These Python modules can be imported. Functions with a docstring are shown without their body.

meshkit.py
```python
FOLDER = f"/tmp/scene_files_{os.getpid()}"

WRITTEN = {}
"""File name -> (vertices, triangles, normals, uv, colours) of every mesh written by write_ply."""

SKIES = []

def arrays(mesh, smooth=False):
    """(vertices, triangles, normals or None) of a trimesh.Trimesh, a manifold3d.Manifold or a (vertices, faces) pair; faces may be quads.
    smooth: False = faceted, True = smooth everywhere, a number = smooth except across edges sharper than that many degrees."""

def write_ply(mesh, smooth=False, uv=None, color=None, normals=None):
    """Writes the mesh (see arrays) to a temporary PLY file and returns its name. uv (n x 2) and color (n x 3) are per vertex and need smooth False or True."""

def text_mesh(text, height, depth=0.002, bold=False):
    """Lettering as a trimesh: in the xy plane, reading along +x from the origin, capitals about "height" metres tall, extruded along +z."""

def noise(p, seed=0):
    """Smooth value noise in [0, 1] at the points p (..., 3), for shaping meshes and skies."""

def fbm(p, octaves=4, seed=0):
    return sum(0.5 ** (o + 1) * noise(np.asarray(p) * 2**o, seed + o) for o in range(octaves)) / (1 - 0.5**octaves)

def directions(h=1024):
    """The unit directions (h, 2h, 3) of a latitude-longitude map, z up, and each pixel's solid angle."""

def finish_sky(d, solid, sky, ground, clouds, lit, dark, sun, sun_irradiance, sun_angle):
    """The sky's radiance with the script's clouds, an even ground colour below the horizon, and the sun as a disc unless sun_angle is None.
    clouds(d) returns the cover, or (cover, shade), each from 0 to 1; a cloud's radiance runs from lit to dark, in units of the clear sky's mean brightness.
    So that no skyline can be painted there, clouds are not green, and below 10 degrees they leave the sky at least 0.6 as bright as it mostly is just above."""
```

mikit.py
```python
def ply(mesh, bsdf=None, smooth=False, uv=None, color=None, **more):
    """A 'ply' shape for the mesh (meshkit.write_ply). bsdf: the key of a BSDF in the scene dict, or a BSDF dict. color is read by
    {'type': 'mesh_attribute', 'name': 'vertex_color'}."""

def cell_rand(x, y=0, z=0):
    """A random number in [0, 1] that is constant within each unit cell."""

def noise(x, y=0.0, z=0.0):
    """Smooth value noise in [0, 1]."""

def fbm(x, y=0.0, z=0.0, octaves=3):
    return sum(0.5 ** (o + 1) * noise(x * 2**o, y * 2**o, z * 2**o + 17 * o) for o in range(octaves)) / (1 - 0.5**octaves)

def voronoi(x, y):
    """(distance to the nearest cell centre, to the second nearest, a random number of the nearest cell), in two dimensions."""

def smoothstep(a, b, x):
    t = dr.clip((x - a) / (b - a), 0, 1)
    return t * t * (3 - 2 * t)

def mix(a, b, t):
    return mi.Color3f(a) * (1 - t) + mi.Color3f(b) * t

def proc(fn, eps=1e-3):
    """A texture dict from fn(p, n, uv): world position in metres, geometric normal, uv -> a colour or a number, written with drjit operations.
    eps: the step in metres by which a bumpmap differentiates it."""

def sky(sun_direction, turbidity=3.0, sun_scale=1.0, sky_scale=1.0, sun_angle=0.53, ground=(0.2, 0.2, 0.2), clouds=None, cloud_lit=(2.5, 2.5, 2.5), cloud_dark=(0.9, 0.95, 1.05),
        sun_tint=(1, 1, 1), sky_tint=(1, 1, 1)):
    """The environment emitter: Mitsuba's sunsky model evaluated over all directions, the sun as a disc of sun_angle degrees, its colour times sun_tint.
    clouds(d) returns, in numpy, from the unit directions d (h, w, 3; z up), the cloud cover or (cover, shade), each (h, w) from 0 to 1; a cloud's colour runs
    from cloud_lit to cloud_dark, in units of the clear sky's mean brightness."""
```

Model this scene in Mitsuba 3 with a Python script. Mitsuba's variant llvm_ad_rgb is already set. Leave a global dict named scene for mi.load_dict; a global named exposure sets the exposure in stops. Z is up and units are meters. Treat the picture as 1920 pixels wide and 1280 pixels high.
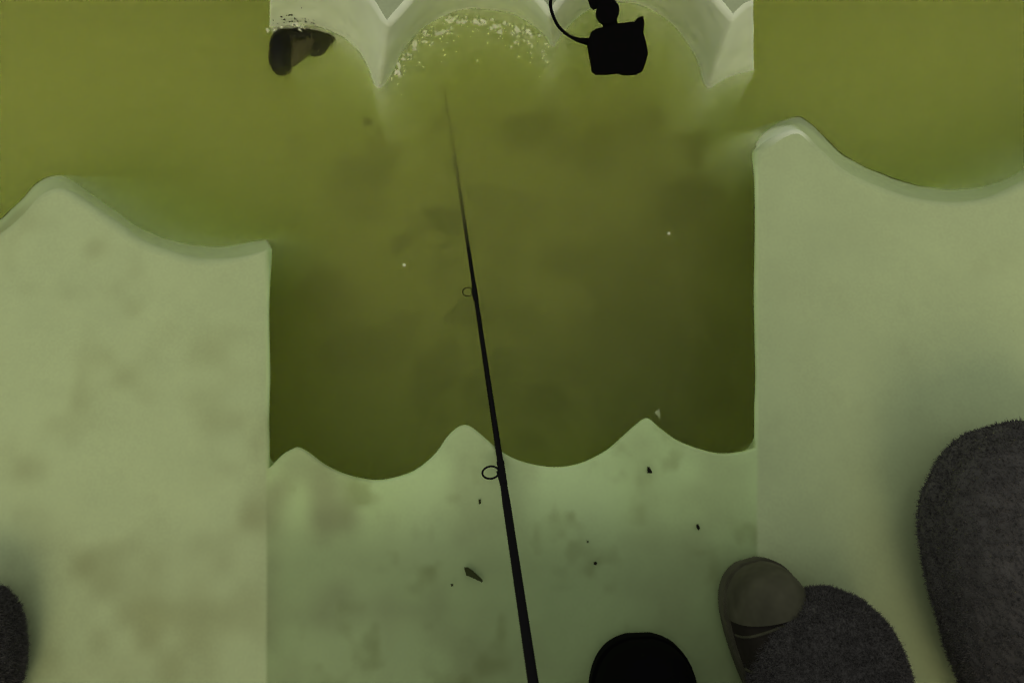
import math, random
import numpy as np, trimesh, manifold3d, shapely
from shapely.geometry import Polygon
import drjit as dr, mitsuba as mi, mikit, meshkit
from mikit import proc, noise, fbm, smoothstep, mix

random.seed(7); rng = np.random.default_rng(7)
T = mi.ScalarTransform4f
scene, labels = {}, {}

# ------------------------------------------------------------------ camera, sky, exposure
CAM_H, TILT, FOCAL = 0.82, math.radians(10.0), 1253.0          # metres above the ice, tilt from straight down, focal length (px of a 1920 wide frame)
FWD = np.array([0, math.sin(TILT), -math.cos(TILT)]); DOWN = np.array([0, -math.cos(TILT), -math.sin(TILT)])
scene['camera'] = {'type': 'thinlens', 'fov': math.degrees(2 * math.atan(960 / FOCAL)), 'fov_axis': 'x', 'aperture_radius': 0.0022, 'focus_distance': 0.93,
                   'near_clip': 0.02, 'far_clip': 400.0,
                   'to_world': T().look_at(origin=[0, 0, CAM_H], target=[0, FWD[1], CAM_H + FWD[2]], up=[0, 1, 0])}
scene['sky_light'] = mikit.sky((0.0, -0.70, 0.72), turbidity=3, sun_scale=0.3, sun_angle=30, clouds=lambda d: 1.0)
exposure = 0.75

WATER = -0.14                                                   # the water stands this far below the top of the ice
ICE_BOTTOM = -0.45

# ------------------------------------------------------------------ helpers
def ray(px, py):
    return FWD + np.array([1.0, 0, 0]) * ((px - 960) / FOCAL) + DOWN * ((py - 640) / FOCAL)

def on(px, py, z=0.0):
    """The point of the level plane at height z that was surveyed at that place of the photograph."""
    d = ray(px, py); t = (z - CAM_H) / d[2]
    return np.array([0, 0, CAM_H]) + d * t

def under(px, py, depth):
    """A point that far below the water, seen through the surface."""
    d = ray(px, py); d = d / np.linalg.norm(d); p = on(px, py, WATER); e = 1 / 1.12
    c = -d[2]; r = e * d + (e * c - math.sqrt(1 - e * e * (1 - c * c))) * np.array([0, 0, 1.0])
    return p + r * (depth / -r[2])

def key_for(name):
    k, i = name, 0
    while k in scene or k in labels or any(s.startswith(k + '__') for s in scene):
        i += 1; k = f'{name}_{i:03d}'
    return k

def put(name, mesh, bsdf, label=None, cat=None, group=None, kind=None, parent=None, smooth=False, **more):
    k = key_for((parent + '__' if parent else '') + name)
    scene[k] = mikit.ply(mesh, bsdf, smooth=smooth, **more)
    note(k, label, cat, group, kind)
    return k

def note(k, label=None, cat=None, group=None, kind=None):
    d = {a: b for a, b in (('label', label), ('category', cat), ('group', group), ('kind', kind)) if b}
    if d: labels[k] = d

def catmull(P, n=8, closed=False):
    P = np.asarray(P, float); out = []
    m = len(P)
    idx = range(m) if closed else range(m - 1)
    for i in idx:
        if closed: a, b, c, d = P[(i - 1) % m], P[i], P[(i + 1) % m], P[(i + 2) % m]
        else: a, b, c, d = P[max(i - 1, 0)], P[i], P[i + 1], P[min(i + 2, m - 1)]
        for t in np.linspace(0, 1, n, endpoint=False):
            out.append(0.5 * (2 * b + (c - a) * t + (2 * a - 5 * b + 4 * c - d) * t * t + (3 * b - a - 3 * c + d) * t ** 3))
    if not closed: out.append(P[-1])
    return np.array(out)

def tube(P, R, sides=16):
    """A capped tube along the points P with radii R."""
    P = np.asarray(P, float); R = np.broadcast_to(np.asarray(R, float), (len(P),))
    t = np.gradient(P, axis=0); t /= np.linalg.norm(t, axis=1, keepdims=True) + 1e-12
    a = np.cross(t[0], [0, 0, 1.0] if abs(t[0][2]) < 0.9 else [1.0, 0, 0]); a /= np.linalg.norm(a)
    ang = np.arange(sides) * 2 * np.pi / sides; V = []
    for i in range(len(P)):
        a = a - t[i] * np.dot(a, t[i]); a /= np.linalg.norm(a); b = np.cross(t[i], a)
        V.append(P[i] + R[i] * (np.cos(ang)[:, None] * a + np.sin(ang)[:, None] * b))
    V = np.vstack(V + [P[:1], P[-1:]]); n = len(P); F = []
    for i in range(n - 1):
        for j in range(sides):
            k = (j + 1) % sides
            F += [[i * sides + j, i * sides + k, (i + 1) * sides + k], [i * sides + j, (i + 1) * sides + k, (i + 1) * sides + j]]
    for j in range(sides):
        k = (j + 1) % sides
        F += [[n * sides, k, j], [n * sides + 1, (n - 1) * sides + j, (n - 1) * sides + k]]
    return trimesh.Trimesh(V, F, process=False)

def ball(p, r, sub=2):
    m = trimesh.creation.icosphere(subdivisions=sub, radius=r); m.apply_translation(p); return m

def hull(*items):
    """Convex hull of spheres (point, radius)."""
    pts = []
    for p, r in items:
        pts.append(trimesh.creation.icosphere(subdivisions=2, radius=r).vertices + np.asarray(p))
    return manifold3d.Manifold.hull_points(np.vstack(pts))

def bones(chains, step=0.012, it=8):
    """Every pair of neighbouring joints of every chain becomes a tapered bone; all bones one smooth surface."""
    M = None
    for ch in chains:
        for a, b in zip(ch[:-1], ch[1:]):
            h = hull(a, b); M = h if M is None else M + h
    M = M.refine_to_length(step).to_mesh()
    m = trimesh.Trimesh(M.vert_properties[:, :3], M.tri_verts)
    trimesh.smoothing.filter_taubin(m, iterations=it)
    return m

def prism(poly, z0, z1, bevel=0.003, steps=4):
    """An outline (points in its own plane) with thickness and rounded edges."""
    p = Polygon(poly).buffer(0); parts = []
    h = z1 - z0
    cs = manifold3d.CrossSection([np.asarray(shapely.geometry.polygon.orient(p).exterior.coords)[:-1]])
    out = None
    for i in range(steps + 1):
        a = math.pi / 2 * i / steps
        c = cs.offset(-bevel * (1 - math.sin(a)), manifold3d.JoinType.Round)
        lift = bevel * (1 - math.cos(a))
        e = c.extrude(h - 2 * lift).translate([0, 0, z0 + lift])
        out = e if out is None else out + e
    m = out.to_mesh()
    return trimesh.Trimesh(m.vert_properties[:, :3], m.tri_verts)

def frame_mesh(m, origin, ex, ey, ez):
    M = np.eye(4); M[:3, 0], M[:3, 1], M[:3, 2], M[:3, 3] = ex, ey, ez, origin
    m = m.copy(); m.apply_transform(M); return m

# ------------------------------------------------------------------ materials
def rgb(*c): return {'type': 'rgb', 'value': list(c)}

def _line(a, b):
    k = (b[0] - a[0]) / (b[1] - a[1]); return float(a[0] - k * a[1]), float(k)
RX0, RX1 = _line(on(1416, 840), on(1416, 1280)); LX0, LX1 = _line(on(504, 876), on(504, 1280))
def ice_top_color(p, n, uv):
    """Pale frosted ice, edge glow painted in along the near rim, with brown lake stain and darker clear patches frozen in."""
    big = fbm(p.x * 5 + 3, p.y * 5 + 1, 0.3, 3); fine = 0.7 * fbm(p.x * 22, p.y * 22 + 4, 1.7, 3) + 0.3 * noise(p.x * 420, p.y * 420, p.z * 420)
    white = mi.Color3f(0.50, 0.66, 0.29); grey = mi.Color3f(0.43, 0.58, 0.235)
    c = mix(white, grey, smoothstep(0.3, 0.7, big))
    stain = smoothstep(0.44, 0.72, fbm(p.x * 9 + 7.3, p.y * 9 + 2.1, 5.5, 3))
    left = smoothstep(0.02, -0.35, p.x) * smoothstep(0.10, -0.02, p.y)
    c = mix(c, mi.Color3f(0.20, 0.21, 0.09), stain * (0.28 + 0.55 * left))
    spot = smoothstep(0.56, 0.86, fbm(p.x * 24 + 1.3, p.y * 24 + 8.1, 2.5, 3))
    c = mix(c, mi.Color3f(0.25, 0.32, 0.10), spot * 0.60)
    c = c * (0.93 + 0.14 * fine)
    # edge glow and light falloff painted along the near rim, and the paler snow-crusted ice either side of the swept strip
    rim_glow = smoothstep(-0.125, -0.02, p.y + 0.05 * (big - 0.5))
    c = c * (0.70 + 0.56 * rim_glow)
    crust = smoothstep(0.0, 0.006, p.x - (RX0 + RX1 * p.y)) + smoothstep(0.0, 0.006, (LX0 + LX1 * p.y) - p.x)
    c = mix(c, mi.Color3f(0.53, 0.64, 0.31) * (0.90 + 0.2 * fine) * (0.86 + 0.14 * big) * mix(mi.Color3f(1, 1, 1), mi.Color3f(0.74, 0.72, 0.64), stain * smoothstep(0.5, -0.5, p.x)), crust * 0.85)
    far = smoothstep(0.45, 0.50, p.y)
    return mix(c, mi.Color3f(0.40, 0.48, 0.26) * (0.85 + 0.3 * fine), far)

def ice_wall_color(p, n, uv):
    f = fbm(p.x * 14, p.y * 14, p.z * 9, 3)
    return mix(mi.Color3f(0.80, 0.90, 0.60) * (0.84 + 0.30 * f), ice_top_color(p, n, uv), 1 - smoothstep(0.40, 0.43, p.y) * smoothstep(0.40, 0.38, dr.abs(p.x)))  # far wall paler than the top: light through the ice, painted in

def ice_bump(p, n, uv):
    return fbm(p.x * 30, p.y * 30, p.z * 30, 3)

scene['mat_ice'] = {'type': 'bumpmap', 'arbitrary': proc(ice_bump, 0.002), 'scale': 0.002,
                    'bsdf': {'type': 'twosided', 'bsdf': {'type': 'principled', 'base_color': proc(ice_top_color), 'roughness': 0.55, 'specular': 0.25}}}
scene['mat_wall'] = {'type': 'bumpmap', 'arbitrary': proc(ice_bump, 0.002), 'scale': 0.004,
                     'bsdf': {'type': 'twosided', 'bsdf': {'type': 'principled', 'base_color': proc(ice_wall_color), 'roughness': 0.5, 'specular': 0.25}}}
def solid(name, color, rough=0.6, spec=0.25, **kw):
    scene[name] = {'type': 'twosided', 'bsdf': {'type': 'principled', 'base_color': rgb(*color) if isinstance(color, tuple) else color, 'roughness': rough, 'specular': spec, **kw}}
solid('mat_black', (0.0025, 0.0025, 0.0025), 0.8, 0.04)
solid('mat_rod', (0.006, 0.006, 0.006), 0.6, 0.08)
solid('mat_cable', (0.0025, 0.0025, 0.0025), 0.8, 0.04)
solid('mat_rubber_grey', proc(lambda p, n, uv: mi.Color3f(0.075, 0.075, 0.045) * (0.6 + 0.8 * fbm(p.x * 60, p.y * 60, p.z * 60, 3))), 0.75, 0.1)
solid('mat_rubber_dark', proc(lambda p, n, uv: mi.Color3f(0.025, 0.022, 0.016) * (0.6 + 0.8 * fbm(p.x * 60, p.y * 60, p.z * 60, 3))), 0.8, 0.1)
solid('mat_cloth', proc(lambda p, n, uv: mi.Color3f(0.03, 0.03, 0.032) * (0.6 + 0.8 * fbm(p.x * 80, p.y * 80, p.z * 80, 3))), 0.95, 0.05)
solid('mat_weed', (0.018, 0.036, 0.004), 0.9, 0.05)
solid('mat_skin', (0.45, 0.28, 0.2), 0.6, 0.3)
solid('mat_flake', (0.012, 0.014, 0.006), 0.8, 0.1)
solid('mat_flake_green', (0.035, 0.045, 0.012), 0.8, 0.1)
solid('mat_bead', (0.85, 0.87, 0.75), 0.4, 0.4)
solid('mat_chip', (0.88, 0.92, 0.70), 0.25, 0.5)
solid('mat_bed', proc(lambda p, n, uv: mi.Color3f(0.02, 0.022, 0.006) * (0.5 + fbm(p.x * 12, p.y * 12, p.z * 12, 3))), 0.95, 0.05)
solid('mat_bag', proc(lambda p, n, uv: mi.Color3f(0.085, 0.082, 0.074) * (0.75 + 0.5 * fbm(p.x * 90, p.y * 90, p.z * 90, 2))), 0.9, 0.1)
scene['mat_water'] = {'type': 'roughdielectric', 'alpha': 0.045, 'int_ior': 1.12, 'ext_ior': 1.0}

# ------------------------------------------------------------------ water and lake bed
scene['murk'] = {'type': 'homogeneous', 'albedo': rgb(0.922, 0.970, 0.40), 'sigma_t': 5.4, 'scale': 1.0, 'phase': {'type': 'isotropic'}}
box = trimesh.creation.box((9, 9, 3.0)); box.apply_translation([0, 1.0, WATER - 1.5])
put('water', box, 'mat_water', kind='structure', interior={'type': 'ref', 'id': 'murk'})

gx, gy = np.meshgrid(np.linspace(-3, 3, 121), np.linspace(-2, 4, 121), indexing='ij')
P = np.stack([gx, gy, gx * 0], -1)
gz = -0.62 - 0.75 * np.clip(gy, -0.2, 1.6) + 0.16 * (meshkit.fbm(P * 5.0, 4, 3) - 0.5)
V = np.stack([gx, gy, gz], -1).reshape(-1, 3); n = 121
I = np.arange(n * n).reshape(n, n)
F = np.vstack([np.stack([I[:-1, :-1], I[1:, :-1], I[1:, 1:]], -1).reshape(-1, 3), np.stack([I[:-1, :-1], I[1:, 1:], I[:-1, 1:]], -1).reshape(-1, 3)])
put('lake_bed', trimesh.Trimesh(V, F, process=False), 'mat_bed', kind='structure', smooth=True)

# ------------------------------------------------------------------ the ice: one sheet with the hole cut into it
# each run of the hole's rim is given twice: at the top of the ice and at the water line
def run(top, water, n=10, zt=0.0):
    t = catmull([on(*q, 0.0)[:2] for q in top], n); w = catmull([on(*q, WATER)[:2] for q in water], n)
    L = lambda c: np.r_[0, np.cumsum(np.linalg.norm(np.diff(c, axis=0), axis=1))]
    m = max(len(t), len(w)) * 1
    def res(c):
        s = L(c) / L(c)[-1]; u = np.linspace(0, 1, m); return np.stack([np.interp(u, s, c[:, k]) for k in (0, 1)], 1)
    return res(t), res(w)

def run_same(top, move, n=10):
    """Near rim: the wall stands below the rim, moved by a few millimetres."""
    t = catmull([on(*q, 0.0)[:2] for q in top], n); return t, t + np.asarray(move)

near_rim = [(504, 876), (528, 852), (548, 840), (560, 838), (580, 849), (610, 871), (650, 889), (700, 899), (740, 894), (780, 879), (815, 850), (838, 818), (858, 800), (875, 796), (895, 808), (930, 838), (960, 857),
            (1000, 870), (1045, 875), (1090, 867), (1135, 845), (1165, 820), (1192, 796), (1214, 783), (1238, 801), (1270, 824), (1310, 840), (1350, 849), (1390, 846), (1416, 838)]
right_rim = [(1416, 268), (1440, 247), (1468, 230), (1497, 224), (1520, 237), (1550, 266), (1590, 300), (1640, 325), (1700, 347), (1760, 358), (1810, 359), (1860, 350), (1920, 323), (1990, 285), (2100, 262)]
left_rim = [(-190, 480), (-120, 462), (-60, 445), (0, 415), (35, 385), (65, 352), (95, 336), (125, 338), (170, 367), (220, 402), (270, 435), (330, 456), (380, 466), (440, 464), (504, 450)]
sh = lambda L, d, up: [(x, y + d) for x, y in L]
runs = []
t, w = run_same(near_rim, (0, 0.0), 8); runs.append((t, w)); soft = [('near', len(t))]
def add(kind, t, w): runs.append((t, w)); soft.append((kind, len(t)))
# right saw cut (leans back under the ice)
jr = [(1416, 760), (1418, 700), (1415, 560), (1417, 420), (1416, 330)]
add('cut', *run(jr, [(x + 10, y) for x, y in jr], 4))
add('soft', *run(sh(right_rim, 12, 0), sh(right_rim, -4, 0), 8))
# far ice, right to left, its rims drawn at the top and at the water line; it leans and bulges as the auger left it
far_top = [(1416, 6), (1400, 16), (1385, 30), (1374, 38), (1360, 24), (1335, -5), (1290, -45), (1200, -78), (1110, -50), (1065, -10), (1040, 22), (1028, 26), (1010, 5), (970, -35), (880, -72), (800, -30), (765, 8), (740, 36), (725, 47), (710, 34), (690, 2), (640, -45), (560, -66), (504, -60)]
far_water = [(1416, 132), (1390, 138), (1355, 150), (1325, 168), (1310, 118), (1285, 75), (1250, 35), (1180, 3), (1110, 14), (1070, 45), (1045, 82), (1034, 88), (1015, 60), (960, 25), (870, 16), (800, 48), (762, 88), (738, 130), (716, 166), (702, 160), (690, 122), (660, 80), (580, 44), (504, 52)]
tt = catmull([on(*q, 0.0)[:2] for q in far_top], 8); ww = catmull([on(*q, WATER)[:2] for q in far_water], 8)
for _ in range(7):
    for q_ in (tt, ww): q_[1:-1] = (q_[:-2] + 2 * q_[1:-1] + q_[2:]) / 4
corner_r = np.array([[1.35, 0.65], [1.3, 0.88], [0.9, 0.93], [0.62, 0.90]])
add('wall', corner_r, corner_r)
add('cut', np.array([[tt[0][0] + 0.012, 0.86], [tt[0][0] + 0.006, 0.80]]), np.array([[ww[0][0] + 0.004, 0.86], [ww[0][0] + 0.002, 0.80]]))
add('far', tt, ww)
add('cut', np.array([[tt[-1][0] - 0.006, 0.82], [tt[-1][0] - 0.012, 0.87]]), np.array([[ww[-1][0] - 0.002, 0.82], [ww[-1][0] - 0.004, 0.87]]))
corner_l = np.array([[-0.62, 0.90], [-0.9, 0.93], [-1.3, 0.9], [-1.38, 0.6], [-1.36, 0.3]])
add('wall', corner_l, corner_l)
add('soft', *run(sh(left_rim, 12, 0), sh(left_rim, -4, 0), 8))
jl = [(504, 540), (503, 600), (505, 700), (503, 780), (504, 830)]
add('cut', *run(jl, [(x - 10, y) for x, y in jl], 4))
top = np.vstack([r[0] for r in runs]); wat = np.vstack([r[1] for r in runs])
# per kind: rounding of the lip, lean of the wall above water (metres into the ice), lean below water per metre of depth, 1 = looks like the top
KIND = {'near': (.004, .030, -.10, 1), 'cut': (.004, .055, -.3, 1), 'soft': (.014, 0, .42, 1), 'far': (.008, 0, .10, 0), 'wall': (.004, 0, 0, 0)}
par = np.vstack([np.tile(KIND[k], (m, 1)) for k, m in soft])
# resample the closed loop so that no edge is longer than 6 mm
def densify(arrs, step=0.005):
    O = [[] for _ in arrs]; a = arrs[0]
    for i in range(len(a)):
        j = (i + 1) % len(a); k = max(1, int(math.ceil(np.linalg.norm(a[j] - a[i]) / step)))
        for s in range(k):
            for o, x in zip(O, arrs): o.append(x[i] + (x[j] - x[i]) * s / k)
    return [np.array(o) for o in O]
top, wat, par = densify([top, wat, par])
keep = np.linalg.norm(top - np.roll(top, 1, 0), axis=1) > 2e-4
top, wat, par = top[keep], wat[keep], par[keep]
for _ in range(10): par = (np.roll(par, 1, 0) + par * 2 + np.roll(par, -1, 0)) / 4
lip, lean, slope, same = (par[:, i:i + 1] for i in range(4))
poly = Polygon(top)
print('hole valid', poly.is_valid, 'area', poly.area, len(top))
ccw = poly.exterior.is_ccw
tang = np.roll(top, -1, 0) - np.roll(top, 1, 0); tang /= np.linalg.norm(tang, axis=1, keepdims=True) + 1e-9
out = np.stack([tang[:, 1], -tang[:, 0]], 1) * (1 if ccw else -1)      # away from the hole, into the ice
for _ in range(3): out = (np.roll(out, 1, 0) + out * 2 + np.roll(out, -1, 0)) / 4
wide = out.copy()
for _ in range(60): wide = (np.roll(wide, 1, 0) + wide * 2 + np.roll(wide, -1, 0)) / 4
N = len(top)
off = np.where(lip > .008, wide, out) * lip
for _ in range(25): off = np.where(lip > .006, (np.roll(off, 1, 0) + off * 2 + np.roll(off, -1, 0)) / 4, off)
inset = top + off
from shapely.validation import explain_validity; print(explain_validity(Polygon(inset)))
hp = Polygon(inset).buffer(0); hp = max(hp.geoms, key=lambda g: g.area) if hasattr(hp, 'geoms') else hp
rings = []
dz = np.minimum(lip, .012)
for a in np.linspace(0, math.pi / 2, 7):
    rings.append(np.c_[top + (inset - top) * (1 - math.sin(a)), -dz * (1 - math.cos(a))])
K = 16
for i in range(1, K + 1):
    s = i / K; z = -dz + (WATER + dz) * s
    xy = top + (wat - top) * s + wide * lean * s
    p3 = np.c_[xy, z]
    amp = 0.0035 * math.sin(math.pi * min(1, s * 1.2) * 0.5)
    d = (meshkit.fbm(np.c_[p3[:, :2] * 28, p3[:, 2:] * 40], 3, 11) - 0.5) * 2 * amp
    rings.append(np.c_[xy + out * d[:, None], z])
for i in range(1, 15):
    z = WATER + (ICE_BOTTOM - WATER) * i / 14
    xy = wat + wide * lean - wide * slope * (WATER - z)
    p3 = np.c_[xy, np.full(N, z)]
    d = (meshkit.fbm(np.c_[p3[:, :2] * 20, p3[:, 2:] * 24], 3, 12) - 0.5) * 0.012
    rings.append(np.c_[xy + out * d[:, None], np.full(N, z)])
V = np.vstack(rings); R = len(rings); F = []
idx = np.arange(N); nxt = (idx + 1) % N
for r in range(R - 1):
    a, b = r * N, (r + 1) * N
    F.append(np.c_[a + idx, a + nxt, b + nxt]); F.append(np.c_[a + idx, b + nxt, b + idx])
F = np.vstack(F)
outer = [(-40, -40), (40, -40), (40, 40), (-40, 40)]
def flat(ring, z):
    pts = np.asarray(ring)
    pg = Polygon(outer, [pts])
    if not pg.is_valid:
        h = Polygon(pts).buffer(0); h = max(h.geoms, key=lambda g: g.area) if hasattr(h, 'geoms') else h
        pg = Polygon(outer, [h.exterior.coords])
    v, f = trimesh.creation.triangulate_polygon(pg, engine='earcut')
    return dict(mesh=trimesh.Trimesh(np.c_[v, np.full(len(v), z)], f, process=False), uv=np.asarray(v))
def ice_top(h):
    """The top of the sheet as a fine net of triangles that follows the rim, gently uneven away from it."""
    from scipy.spatial import Delaunay
    pts = [np.asarray(h.exterior.coords)[:-1]]
    for half, st in ((0.95, 0.02), (2.2, 0.08), (6.0, 0.5), (40.0, 5.0)):
        g = np.stack(np.meshgrid(np.arange(-half, half + 1e-6, st), np.arange(-half, half + 1e-6, st), indexing='ij'), -1).reshape(-1, 2)
        if st > 0.02: g = g[np.abs(g).max(1) > prev + st * .4]
        prev = half
        g = g + rng.uniform(-.2, .2, g.shape) * st
        far_ = ~shapely.contains_xy(h.buffer(0.006 if st < .05 else .02), g[:, 0], g[:, 1])
        pts.append(g[far_])
    m0 = len(pts[0]); p = np.vstack(pts); t = Delaunay(p).simplices
    c = p[t].mean(1); t = t[~shapely.contains_xy(h, c[:, 0], c[:, 1])]
    a, b, d = p[t[:, 0]], p[t[:, 1]], p[t[:, 2]]
    cr = (b - a)[:, 0] * (d - a)[:, 1] - (b - a)[:, 1] * (d - a)[:, 0]
    t = np.where((cr < 0)[:, None], t[:, ::-1], t)[np.abs(cr) > 1e-9]
    dist = shapely.distance(shapely.points(p), h.exterior)
    z = (meshkit.fbm(np.c_[p * 7, p[:, :1] * 0], 3, 31) - .5) * .006 * np.clip(dist / .06, 0, 1)
    return dict(mesh=trimesh.Trimesh(np.c_[p, z - .002 * np.clip(dist / .06, 0, 1)], t, process=False), uv=p, smooth=True)
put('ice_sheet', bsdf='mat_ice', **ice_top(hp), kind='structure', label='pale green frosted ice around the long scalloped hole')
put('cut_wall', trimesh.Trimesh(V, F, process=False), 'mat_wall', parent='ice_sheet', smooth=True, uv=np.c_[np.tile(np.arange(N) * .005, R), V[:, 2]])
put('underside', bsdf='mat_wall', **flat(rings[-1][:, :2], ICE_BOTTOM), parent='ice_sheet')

# ------------------------------------------------------------------ fishing rod
rod = 'fishing_rod'
note(rod, 'long thin black fishing rod slanting over the ice edge, tip sunk in murky green water', 'fishing rod')
p_in = on(880.5, 480, WATER)
p_lo = on(1003, 1300, 0.122)
axis = (p_in - p_lo) / np.linalg.norm(p_in - p_lo)
def at_y(py):     # the point of the rod's axis seen at that row
    best = None
    lo, hi = -0.4, 1.6
    f = lambda s: (lambda p: (lambda c: 640 + FOCAL * (c @ DOWN) / (c @ FWD))(p - np.array([0, 0, CAM_H])))(p_lo + axis * s)
    for _ in range(60):
        m = (lo + hi) / 2
        if f(m) > py: lo = m
        else: hi = m
    return p_lo + axis * lo
L_in = np.linalg.norm(p_in - p_lo); L_tip = L_in + 0.50
S = np.r_[np.linspace(-0.16, L_tip, 60)]
rad = np.interp(S, [-0.16, 0, 0.10, 0.21, 0.225, L_in, L_tip], [0.0062, 0.0055, 0.0050, 0.0047, 0.0038, 0.0028, 0.0027])
put('blank', tube(p_lo + axis * S[:, None], rad, 14), 'mat_rod', parent=rod, smooth=40)
side = np.cross(axis, [0, 0, 1.0]); side /= np.linalg.norm(side)      # to one side of the rod
if side[0] > 0: side = -side
updir = np.cross(side, axis); updir *= np.sign(updir[2])
def guide(s, r_ring, parent=rod):
    c = p_lo + axis * s; r0 = np.interp(s, S, rad)
    d = side
    ctr = c + d * (r0 + r_ring * 0.95)
    e = axis * .55 + updir * .84; e /= np.linalg.norm(e)
    a = np.linspace(0, 2 * np.pi, 33)
    ring = ctr + np.cos(a)[:, None] * d * r_ring + np.sin(a)[:, None] * e * r_ring * 0.85
    g = put('guide', tube(ring, 0.0012 if r_ring > 0.009 else 0.0009, 8), 'mat_rod', parent=rod, smooth=True)
    put('foot', tube([c + d * r0 * 0.9 + axis * -0.016, c + d * (r0 + 0.001), ctr - d * r_ring * 0.92], [0.0011, 0.0016, 0.0010], 8), 'mat_rod', parent=g, smooth=True)
    wr = np.linspace(-0.018, 0.012, 12)
    put('thread_wrap', tube(c + axis * wr[:, None], r0 * (1.18 + 0.05 * np.sin(np.arange(12) * 2.0)), 14), 'mat_rod', parent=rod, smooth=40)
s_at = lambda py: float(np.dot(at_y(py) - p_lo, axis))
guide(s_at(882), 0.0098)
guide(s_at(545), 0.0075)
guide(L_in + 0.20, 0.0060)
guide(L_in + 0.32, 0.0060)
put('tip_top', tube([p_lo + axis * (L_tip - 0.01), p_lo + axis * (L_tip + 0.004)], [0.0045, 0.0052], 10), 'mat_rod', parent=rod, smooth=40)

# ------------------------------------------------------------------ hanging black device with its cable
dev = 'underwater_camera'
note(dev, 'black boxy device hanging from a bracket over the far water, its cable looping left', 'camera')
c0 = on(1156, 92, -0.02)
vz = np.array([0, 0, CAM_H]) - c0; vz /= np.linalg.norm(vz)
vz = vz * 0.85 + np.array([0, -0.2, 0.45]); vz /= np.linalg.norm(vz)          # the face looks up and back
ex = np.array([1.0, 0, 0]); ex -= vz * (ex @ vz); ex /= np.linalg.norm(ex); ey = np.cross(vz, ex)
ppm = FOCAL / np.dot(c0 - np.array([0, 0, CAM_H]), FWD)
q = lambda L: [((x - 1156) / ppm, -(y - 92) / ppm * 1.02) for x, y in L]
body = [(1101, 86), (1103, 76), (1108, 64), (1116, 60), (1127, 58), (1150, 52), (1185, 49), (1190, 43), (1199, 40), (1203, 50), (1202, 67), (1207, 80), (1213, 101), (1208, 122), (1204, 132), (1196, 136), (1172, 137), (1163, 134), (1140, 136), (1119, 136), (1112, 131)]
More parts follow.
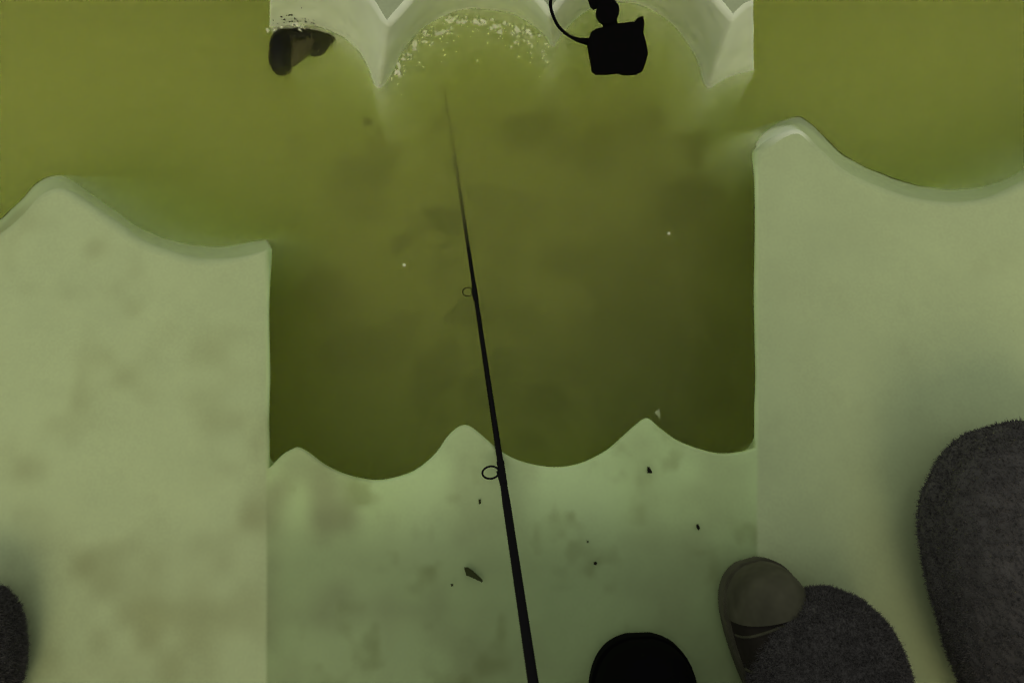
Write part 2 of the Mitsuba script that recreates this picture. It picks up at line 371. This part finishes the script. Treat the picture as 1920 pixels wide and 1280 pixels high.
put('housing', frame_mesh(prism(q(body), -0.022, 0.022, 0.004), c0, ex, ey, vz), 'mat_black', parent=dev, smooth=30)
lens = trimesh.creation.cylinder(0.016, 0.012, sections=32); lens.apply_translation([0.004, -0.006, -0.027])
put('lens', frame_mesh(lens, c0, ex, ey, vz), 'mat_black', parent=dev, smooth=30)
neck = [(1124, 62), (1130, 56), (1126, 44), (1118, 36), (1120, 26), (1113, 22), (1113, -30), (1143, -30), (1143, 14), (1152, 20), (1155, 30), (1152, 40), (1156, 52), (1160, 60)]
put('bracket', frame_mesh(prism(q(neck), -0.010, 0.010, 0.003), c0, ex, ey, vz), 'mat_black', parent=dev, smooth=30)
knob = [(1096, 4), (1103, 0), (1112, 8), (1120, 18), (1118, 24), (1110, 27), (1104, 22), (1100, 12)]
put('wing_nut', frame_mesh(prism(q(knob), -0.006, 0.006, 0.002), c0, ex, ey, vz), 'mat_black', parent=dev, smooth=30)
joint = trimesh.creation.cylinder(0.0155, 0.026, sections=32); jx, jy = q([(1136, 31)])[0]; joint.apply_translation([jx, jy, 0])
put('joint', frame_mesh(joint, c0, ex, ey, vz), 'mat_black', parent=dev, smooth=30)
arm_top = c0 + ex * q([(1128, -30)])[0][0] + ey * q([(1128, -30)])[0][1]
arm = np.array([arm_top - ey * 0.01, arm_top + ey * 0.05, arm_top + ey * 0.16 + np.array([0, 0.05, 0.02]), np.array([arm_top[0], arm_top[1] + 0.42, 0.016])])
put('arm', tube(catmull(arm, 8), 0.0105, 16), 'mat_black', parent=dev, smooth=40)
cab = [(1108, 80), (1095, 80), (1080, 78), (1062, 71), (1045, 58), (1034, 40), (1030, 25), (1033, 8), (1040, -6), (1052, -26), (1075, -52), (1105, -75)]
cp = np.array([c0 + ex * a + ey * b for a, b in q(cab)])
cp[:, 2] += np.linspace(0, 0.02, len(cp))
cc = catmull(cp, 6)
put('cable', tube(cc, 0.0021, 12), 'mat_cable', parent=dev, smooth=True)
k = 16
put('strain_relief', tube(cc[:k], np.linspace(0.0052, 0.0023, k), 14), 'mat_black', parent=dev, smooth=True)

# ------------------------------------------------------------------ the dark animal at the upper left
fish = 'fish'
note(fish, 'blurred dark fish with pale brown flank under the far ice edge, upper left', 'fish')
D = 0.13
sp = [under(x + 7, y + 3, d * .15 + .002) for x, y, d in ((520, 138, 0.15), (521, 118, 0.13), (519, 95, 0.12), (524, 74, 0.11), (545, 66, 0.11), (570, 64, 0.11), (592, 64, 0.11), (606, 68, 0.11))]
spine = catmull(sp, 8)
u = np.linspace(0, 1, len(spine))
rr = np.interp(u, [0, 0.06, 0.2, 0.4, 0.55, 0.75, 0.9, 1.0], [0.004, 0.014, 0.0185, 0.0185, 0.0150, 0.0100, 0.0075, 0.0065])
scene['mat_fish'] = {'type': 'twosided', 'bsdf': {'type': 'principled', 'base_color': rgb(0.002, 0.002, 0.001), 'roughness': 0.6, 'specular': 0.2}}
scene['mat_belly'] = {'type': 'twosided', 'bsdf': {'type': 'principled', 'base_color': rgb(0.06, 0.052, 0.024), 'roughness': 0.6, 'specular': 0.2}}
fb = tube(spine, rr, 28); fb.vertices += fb.vertex_normals * ((meshkit.fbm(fb.vertices * 70, 3, 6) - .5) * .008)[:, None]
put('body', fb, 'mat_fish', parent=fish, smooth=True)
def leaf(px, thick, bs, name, lab=None):
    """A thick curved blade through water points (outline), swollen in the middle."""
    pts = np.array([under(x + 7, y + 1, d * .15 + .002) for x, y, d in px]); c = pts.mean(0)
    h = manifold3d.Manifold.hull_points(np.vstack([pts + [0, 0, thick * 0.3], pts - [0, 0, thick * 0.3], (pts * 0.6 + c * 0.4) + [0, 0, thick], (pts * 0.6 + c * 0.4) - [0, 0, thick]]))
    m = h.refine_to_length(0.004).to_mesh(); m = trimesh.Trimesh(m.vert_properties[:, :3], m.tri_verts)
    trimesh.smoothing.filter_taubin(m, iterations=12)
    m.vertices += m.vertex_normals * ((meshkit.fbm(m.vertices * 90, 3, 8) - .5) * .006)[:, None]
    return put(name, m, bs, parent=fish, smooth=True, label=lab)
leaf([(532, 70, .13), (560, 66, .13), (590, 66, .13), (582, 92, .135), (560, 112, .14), (540, 124, .14)], 0.008, 'mat_belly', 'flank', 'pale brown flank between dark body and tail')
leaf([(600, 58, .105), (616, 60, .105), (624, 67, .105), (618, 76, .11), (607, 90, .115), (598, 102, .12), (584, 107, .12), (573, 102, .12), (575, 92, .115), (588, 76, .11)], 0.005, 'mat_fish', 'tail_fin')
leaf([(504, 62, .10), (530, 56, .10), (560, 55, .10), (590, 57, .10), (585, 64, .105), (540, 68, .105), (508, 78, .105)], 0.004, 'mat_fish', 'back_fin')

# ------------------------------------------------------------------ boots and the angler who wears them
def loft(sections, sides=48):
    """Cross sections (centre, half width vector, up vector) with a flat base."""
    V = []; n = len(sections)
    a = np.arange(sides) * 2 * np.pi / sides
    for c, wv, hv, pw in sections:
        cx = np.sign(np.cos(a)) * np.abs(np.cos(a)) ** pw; sy = np.sign(np.sin(a)) * np.abs(np.sin(a)) ** pw
        sy = np.where(sy < 0, sy * 0.35, sy)
        V.append(np.asarray(c) + cx[:, None] * np.asarray(wv) + sy[:, None] * np.asarray(hv))
    V = np.vstack(V + [V[0].mean(0, keepdims=True), V[-1].mean(0, keepdims=True)]); F = []
    for i in range(n - 1):
        for j in range(sides):
            k = (j + 1) % sides
            F += [[i * sides + j, (i + 1) * sides + j, (i + 1) * sides + k], [i * sides + j, (i + 1) * sides + k, i * sides + k]]
    for j in range(sides):
        k = (j + 1) % sides
        F += [[n * sides, j, k], [n * sides + 1, (n - 1) * sides + k, (n - 1) * sides + j]]
    m = trimesh.Trimesh(V, F, process=False)
    if m.volume < 0: m.invert()
    return m

def boot(toe, ang, W, upper, cap, sole, parent, name, lab):
    """toe: ground point under the toe's front; ang: turn about the vertical."""
    R = trimesh.transformations.rotation_matrix(ang, [0, 0, 1])[:3, :3]
    def X(m): m = m.copy(); m.vertices = m.vertices @ R.T + np.array([toe[0], toe[1], 0.0]); return m
    from scipy.interpolate import PchipInterpolator
    np_interp = lambda x, xp, fp: PchipInterpolator(xp, fp)(x)
    ys = np.r_[0.0, 0.0015, 0.004, 0.008, 0.012, 0.018, 0.025, 0.034, 0.045, 0.05, 0.07, 0.085, 0.10, 0.115, 0.13, 0.145, 0.16, 0.18, 0.20, 0.22, 0.24, 0.26, 0.275, 0.286, 0.295, 0.301, 0.305]
    wd = np_interp(ys, [0, .004, .012, .025, .045, .07, .10, .13, .16, .20, .24, .275, .295, .305], np.array([.20, .42, .64, .82, .95, 1.0, .985, .92, .84, .76, .74, .70, .52, .20])) * W / 2
    hh = np_interp(ys, [0, .004, .012, .025, .045, .07, .10, .13, .16, .20, .24, .275, .295, .305], [.014, .030, .043, .053, .060, .064, .072, .088, .105, .12, .12, .115, .09, .05])
    b = put(name, X(loft([((0, -y, 0.024), (w, 0, 0), (0, 0, h), 0.85) for y, w, h in zip(ys, wd, hh)])), upper, parent=parent, smooth=True, label=lab)
    outl = np.array([(w * 1.06 + 0.002, -y) for y, w in zip(ys, wd)] + [(-w * 1.06 - 0.002, -y) for y, w in list(zip(ys, wd))[::-1]])
    outl[:, 1] += 0.004
    put('sole', X(prism(outl, 0.001, 0.026, 0.004)), sole, parent=b, smooth=40)
    # toe cap: a rubber shell over the front, with a raised rim, and seams across the vamp
    kk = ys <= 0.05
    put('toe_cap', X(loft([((0, -y + 0.002, 0.025), (w * 1.02 + .0012, 0, 0), (0, 0, h * 1.02 + .0015), 0.85) for y, w, h in zip(ys[kk], wd[kk], hh[kk])])), cap, parent=b, smooth=50)
    for yy in (0.052, 0.088, 0.105):
        w = np.interp(yy, ys, wd); h = np.interp(yy, ys, hh); a = np.linspace(0.1, math.pi - 0.1, 24)
        cx = np.sign(np.cos(a)) * np.abs(np.cos(a)) ** .85; sy = np.abs(np.sin(a)) ** .85
        put('seam', X(tube(np.c_[cx * (w + .0006), np.full(24, -yy) - 0.012 * np.abs(cx) ** 2, 0.024 + sy * (h + .0006)], 0.0016, 6)), cap, parent=b, smooth=True)
    sh_ = tube([(0, -0.235, 0.09), (0, -0.24, 0.16), (0, -0.245, 0.22), (0, -0.25, 0.27), (0, -0.25, 0.275)], [W * .40, W * .46, W * .52, W * .56, W * .50], 28)
    put('shaft', X(sh_), upper, parent=b, smooth=50)
    return np.array([0, -0.248, 0.26]) @ R.T + np.array([toe[0], toe[1], 0.0])

man = 'person'
note(man, 'seated person in dark clothes whose two boot toes show at the bottom of the picture', 'person')
t1 = on(1209, 1210, 0.045); t2 = on(1414, 1060, 0.03)
a1 = boot(t1, math.radians(2), 0.112, 'mat_black', 'mat_black', 'mat_black', man, 'boot', 'black boot beside the butt of the rod')
a2 = boot(t2, math.radians(15), 0.090, 'mat_rubber_dark', 'mat_rubber_grey', 'mat_rubber_grey', man, 'boot', 'worn grey brown boot right of the black one')
hip = np.array([0.14, -0.98, 0.47])
k1 = a1 + np.array([-0.03, 0.02, 0.27]); k2 = a2 + np.array([0.05, -0.04, 0.27])
h1, h2 = hip + [-0.10, 0, 0], hip + [0.10, 0, 0]
chest = hip + np.array([-0.02, 0.12, 0.42]); neck_p = chest + np.array([0, 0.06, 0.16]); head = neck_p + np.array([0, 0.05, 0.15])
s1, s2 = chest + [-0.19, 0.02, 0.06], chest + [0.19, 0.02, 0.06]
grip = p_lo - axis * 0.10
e1 = (s1 + grip) / 2 + np.array([-0.10, -0.10, -0.06]); e2 = s2 + np.array([0.06, 0.05, -0.28]); hand2 = k2 + np.array([-0.02, -0.10, 0.09])
wr1 = grip + np.array([-0.012, -0.06, 0.035])
bodym = bones([[(a1, .058), (k1, .078), (h1, .10)], [(a2, .058), (k2, .078), (h2, .10)], [(h1, .11), (h2, .11)], [(hip, .15), (hip + [0, 0.05, 0.2], .155), (chest, .165), (neck_p, .065)],
               [(chest, .13), (s1, .085), (e1, .058), (wr1, .040)], [(chest, .13), (s2, .085), (e2, .058), (hand2, .040)]], 0.02, 10)
put('clothing', bodym, 'mat_cloth', parent=man, smooth=True)
hm = bones([[(head + [0, 0, .02], .092), (head + [0, 0.03, -.06], .070)], [(neck_p, .055), (head + [0, 0, -.03], .06)], [(head + [0, .095, -.015], .012), (head + [0, .105, -.035], .015)], [(head + [.088, .0, -.02], .014), (head + [.09, -.01, .01], .016)], [(head + [-.088, .0, -.02], .014), (head + [-.09, -.01, .01], .016)]], 0.008, 4)
put('head', hm, 'mat_skin', parent=man, smooth=True)
put('knit_cap', bones([[(head + [0, -.012, .045], .101), (head + [0, -.02, .075], .092)]], 0.012, 2), 'mat_cloth', parent=man, smooth=True)
def glove(wrist, palm, dirn, up, sidev, name):
    """A palm, four curled fingers of unequal length and a thumb."""
    ch = [[(wrist, .032), (palm, .036)], [(palm + sidev * .02, .026), (palm - sidev * .02, .026)]]
    for i, (o, ln) in enumerate(((-.030, .8), (-.010, .95), (.010, 1.0), (.030, .9))):
        a = palm + sidev * o + dirn * .028; b = a + (dirn * .028 - up * .018) * ln; c = b + (-up * .030 - dirn * .004) * ln; d = c + (-dirn * .024 - up * .004) * ln
        ch.append([(a, .012), (b, .0115), (c, .011), (d, .0105)])
    t = palm - sidev * .034 - dirn * .01; ch.append([(t, .014), (t + dirn * .026 - up * .018 - sidev * .008, .0125), (t + dirn * .036 - up * .045 + sidev * .01, .011)])
    put(name, bones(ch, 0.005, 4), 'mat_cloth', parent=man, smooth=True)
gs = axis
gu = np.array([0, 0, 1.0]) - axis * axis[2]; gu /= np.linalg.norm(gu); gd = np.cross(gs, gu); gd *= np.sign(gd[0])
glove(wr1, grip - gd * .012 + gu * .034, gd, gu, gs, 'glove')
fd = (k2 - hand2) / np.linalg.norm(k2 - hand2); fd = np.array([0, 1.0, -0.1]); glove(hand2, hand2 + np.array([0, .06, .0]), fd, np.array([0, .1, 1.0]), np.array([1.0, 0, 0]), 'glove')
# cork butt of the rod behind the hand
put('grip', tube([p_lo - axis * .04, p_lo - axis * .05, p_lo - axis * .16, p_lo - axis * .24, p_lo - axis * .245], [.008, .012, .0125, .013, .010], 16), 'mat_rod', parent=rod, smooth=40)
bk = trimesh.creation.revolve(np.array([(0.0, 0.001), (0.145, 0.001), (0.150, 0.008), (0.150, 0.03), (0.146, 0.034), (0.143, 0.10), (0.147, 0.104), (0.147, 0.112), (0.142, 0.116), (0.133, 0.352), (0.128, 0.36), (0.0, 0.36)]), sections=48)
bk.apply_translation([hip[0], hip[1] - 0.02, 0.0])
put('bucket', bk, 'mat_cloth', 'upturned dark bucket that the angler sits on', 'bucket', smooth=40)

# ------------------------------------------------------------------ dark gear bags on the ice at the right and left
def bag(name, c, size, ang, label, seed, pile=.006):
    m = trimesh.creation.icosphere(subdivisions=5)
    v = m.vertices.copy(); v = np.sign(v) * np.abs(v) ** np.array([0.85, 0.85, 0.8])
    v *= 1 + 0.05 * (meshkit.fbm(v * 2.2 + seed, 3, seed)[:, None] - 0.5) * 2
    v = v * np.asarray(size) / 2
    v[:, 2] = np.where(v[:, 2] < -size[2] * .42, -size[2] * .42 + (v[:, 2] + size[2] * .42) * .1, v[:, 2])
    Rm = trimesh.transformations.rotation_matrix(ang, [0, 0, 1])[:3, :3]
    def X(w): return w @ Rm.T + np.array([c[0], c[1], size[2] * .425 + .001])
    note(name, label, 'bag', 'bags')
    del labels[name]['group']
    put('bag_body', trimesh.Trimesh(X(v), m.faces, process=False), 'mat_bag', parent=name, smooth=True)
    r = np.random.default_rng(seed)
    fm = trimesh.Trimesh(X(v), m.faces, process=False); n = 60000
    idx = r.choice(len(fm.faces), n, p=fm.area_faces / fm.area_faces.sum()); bc = r.dirichlet((1, 1, 1), n)
    root = (fm.triangles[idx] * bc[:, :, None]).sum(1); nr = fm.face_normals[idx]
    d = nr + r.normal(size=(n, 3)) * .7 + [0, 0, -.1]; d /= np.linalg.norm(d, axis=1, keepdims=True)
    L = pile * r.uniform(.25, 1.0, n)[:, None] ** .8
    wv = np.cross(d, r.normal(size=(n, 3))); wv /= np.linalg.norm(wv, axis=1, keepdims=True); wv *= .0006
    mid = root + d * L * .55; tip = root + d * L + r.normal(size=(n, 3)) * L * .18
    tip[:, 2] = np.maximum(tip[:, 2], .003); mid[:, 2] = np.maximum(mid[:, 2], .003)
    VV = np.stack([root - wv, root + wv, mid - wv * .7, mid + wv * .7, tip], 1).reshape(-1, 3)
    k = np.arange(n)[:, None, None] * 5
    FF = (k + np.array([[0, 1, 3], [0, 3, 2], [2, 3, 4]])[None]).reshape(-1, 3)
    put('fleece', trimesh.Trimesh(VV, FF, process=False), 'mat_bag', parent=name, kind='stuff')
    h = np.linspace(0, math.pi, 24)
    put('handle', tube(X(np.c_[np.cos(h) * .03, np.full(24, -size[1] * .12), size[2] * .47 + np.sin(h) * .012]), .004, 8), 'mat_cloth', parent=name, smooth=True)
bag('gear_bag', on(1566, 1300, 0.07), (0.155, 0.20, 0.13), 0.1, 'smaller dark grey fleece bag at the bottom edge, right of the boots', 3)
bag('gear_bag_001', on(2065, 1190, 0.1), (0.26, 0.44, 0.19), math.radians(16), 'large dark grey fleece bag cut off by the right edge of the picture', 9)
bag('gear_bag_002', on(-82, 1250, 0.04), (0.12, 0.17, 0.09), 0.0, 'dark bag just showing at the bottom left edge of the picture', 5)

# ------------------------------------------------------------------ small things
def flake(px, py, outline_px, thick, mat, label):
    z = thick / 2 + .0008
    pts = [on(x, y, z)[:2] for x, y in outline_px]
    m = prism(pts, .0006, thick, thick * .3, 2)
    m.vertices[:, 2] += 0.0006 * (meshkit.noise(m.vertices * 300) - .5)
    put('bark_flake', m, mat, label, 'flake', 'dark flakes on the ice')
    del labels[list(labels)[-1]]['group']
flake(0, 0, [(870, 1063), (877, 1063), (885, 1068), (896, 1078), (905, 1087), (904, 1091), (895, 1087), (882, 1081), (874, 1078)], .0028, 'mat_flake_green', 'largest dark flake on the ice, wedge shaped, left of the rod')
flake(0, 0, [(1214, 874), (1218, 876), (1223, 884), (1222, 887), (1214, 886)], .003, 'mat_flake', 'small black triangular flake below the sharp ice point')
flake(0, 0, [(1306, 983), (1309, 982), (1313, 990), (1310, 994), (1306, 988)], .003, 'mat_flake', 'small black slanting flake furthest right on the ice')
flake(0, 0, [(1113, 1054), (1117, 1052), (1120, 1055), (1118, 1059), (1114, 1058)], .003, 'mat_flake', 'tiny black round flake on the ice right of the rod')
flake(0, 0, [(845, 1094), (849, 1094), (850, 1098), (846, 1099)], .002, 'mat_flake_green', 'tiny dark speck left of the wedge shaped flake')
flake(0, 0, [(897, 936), (901, 935), (902, 943), (898, 945)], .002, 'mat_flake_green', 'tiny dark speck on the ice just left of the rod and below its ring')
flake(0, 0, [(1100, 1013), (1104, 1014), (1104, 1017), (1101, 1017)], .0015, 'mat_flake_green', 'faint tiny speck above the round black flake')
for (x, y), lab in (((758, 497), 'tiny white bubble on the dark water left of the rod'), ((1254, 438), 'tiny white bubble on the green water right of the rod')):
    m = ball([0, 0, 0], 0.0024, 3); m.vertices[:, 2] *= 0.8; m.apply_translation(on(x, y, WATER) + [0, 0, .0006])  # small flattened white sphere at the water surface
    put('bead', m, 'mat_bead', lab, 'bead', smooth=True)
def chip(p, s):
    m = trimesh.convex.convex_hull(rng.normal(size=(10, 3)) * np.array([1, 1, .6]) * s / 1.7); m.apply_translation(p); return m
put('ice_chip', chip(under(1232, 775, .05), .007), 'mat_chip', 'pale ice chip just under the water beyond the sharp ice point', 'ice chip')
for (x, y, d, r), lab in (((688, 228, .11, .008), 'larger dark speck drifting in the water under the far ice point'), ((714, 186, .10, .006), 'smaller dark speck just below the tip of the far ice point')):
    m = ball([0, 0, 0], r, 3); m.vertices += .25 * r * (meshkit.noise(m.vertices / r * 1.6)[:, None] - .5); m.apply_translation(under(x, y, d))
    put('drifting_speck', m, 'mat_flake', lab, 'speck', smooth=True)

# frost and slush crystals along the far water line (nobody could count them)
def crystals(n, path, spread, size, seed):
    r = np.random.default_rng(seed); ms = []
    path = np.asarray(path, float)
    for _ in range(n):
        i = r.uniform(0, len(path) - 1); a = int(i); q_ = path[a] + (path[min(a + 1, len(path) - 1)] - path[a]) * (i - a)
        x, y = q_[0] + r.normal() * spread[0], q_[1] + abs(r.normal()) * spread[1]
        s = size * r.uniform(.4, 1.3)
        m = trimesh.convex.convex_hull(r.normal(size=(9, 3)) * np.array([.6, 1, .7]) * s); m.apply_transform(trimesh.transformations.rotation_matrix(r.uniform(0, 6), r.normal(size=3)))
        m.apply_translation(on(x, y, WATER) + [0, 0, r.uniform(-.002, .003)]); ms.append(m)
    return trimesh.util.concatenate(ms)
put('slush', crystals(70, [(742, 132), (765, 92), (800, 55), (850, 30), (900, 32), (950, 45), (1000, 60)], (4, 14), .0034, 4), 'mat_chip', 'loose ice crystals floating along the middle far scallop', 'slush', kind='stuff')
put('slush', crystals(160, [(735, 140), (760, 96), (800, 58), (850, 34), (900, 34), (950, 48), (1010, 70), (1030, 95)], (6, 26), .0015, 8), 'mat_chip', 'fine ice specks drifting below the middle far scallop', 'slush', kind='stuff', smooth=False)
put('slush', crystals(40, [(506, 46), (530, 40), (555, 42), (575, 48)], (4, 5), .0022, 5), 'mat_chip', 'loose ice crystals along the far edge above the dark fish', 'slush', kind='stuff')

# clouds of algae, half lost in the murk
def algae(n, seed):
    r = np.random.default_rng(seed); ms = []
    base = trimesh.creation.icosphere(subdivisions=3)
    for _ in range(n):
        x, y, d = r.uniform(540, 1400), r.uniform(230, 830), r.uniform(.13, .25)
        if r.uniform() < .4: x, y = r.normal(1180, 100), r.normal(600, 120)
        c = under(x, y, d)
        v = base.vertices * (1 + 1.3 * (meshkit.fbm(base.vertices * 1.6 + r.uniform(0, 50), 3, int(r.integers(99)))[:, None] - .5))
        v = v * np.array([1, .6, .22]) * r.uniform(.020, .060)
        m = trimesh.Trimesh(v, base.faces, process=False); m.apply_transform(trimesh.transformations.rotation_matrix(r.uniform(0, 6), [0, 0, 1])); m.apply_translation(c); ms.append(m)
    return trimesh.util.concatenate(ms)
put('algae', algae(110, 21), 'mat_weed', 'dim clouds of dark algae drifting deep in the green water', 'algae', kind='stuff', smooth=True)

# dark grit frozen into the far wall above the fish
pv = V - np.array([0, 0, CAM_H]); px = np.c_[960 + FOCAL * pv[:, 0] / (pv @ FWD), 640 + FOCAL * (pv @ DOWN) / (pv @ FWD)]
okv = np.where((V[:, 2] > WATER + .004) & (V[:, 2] < -.012) & (V[:, 1] > .5) & (px[:, 0] > 506) & (px[:, 0] < 590) & (px[:, 1] > 12))[0]
r = np.random.default_rng(3); ms = []
for i in r.choice(okv, 46, p=np.exp(-((48 - px[okv, 1]) / 14.0) ** 2) / np.exp(-((48 - px[okv, 1]) / 14.0) ** 2).sum()):
    sz = r.uniform(.0005, .0017); m = trimesh.convex.convex_hull(r.normal(size=(9, 3)) * np.array([.7, .5, 1]) * sz); m.apply_translation(V[i]); ms.append(m)
put('grit', trimesh.util.concatenate(ms), 'mat_flake_green', 'dark grit frozen into the far ice wall above the fish', 'grit', kind='stuff')
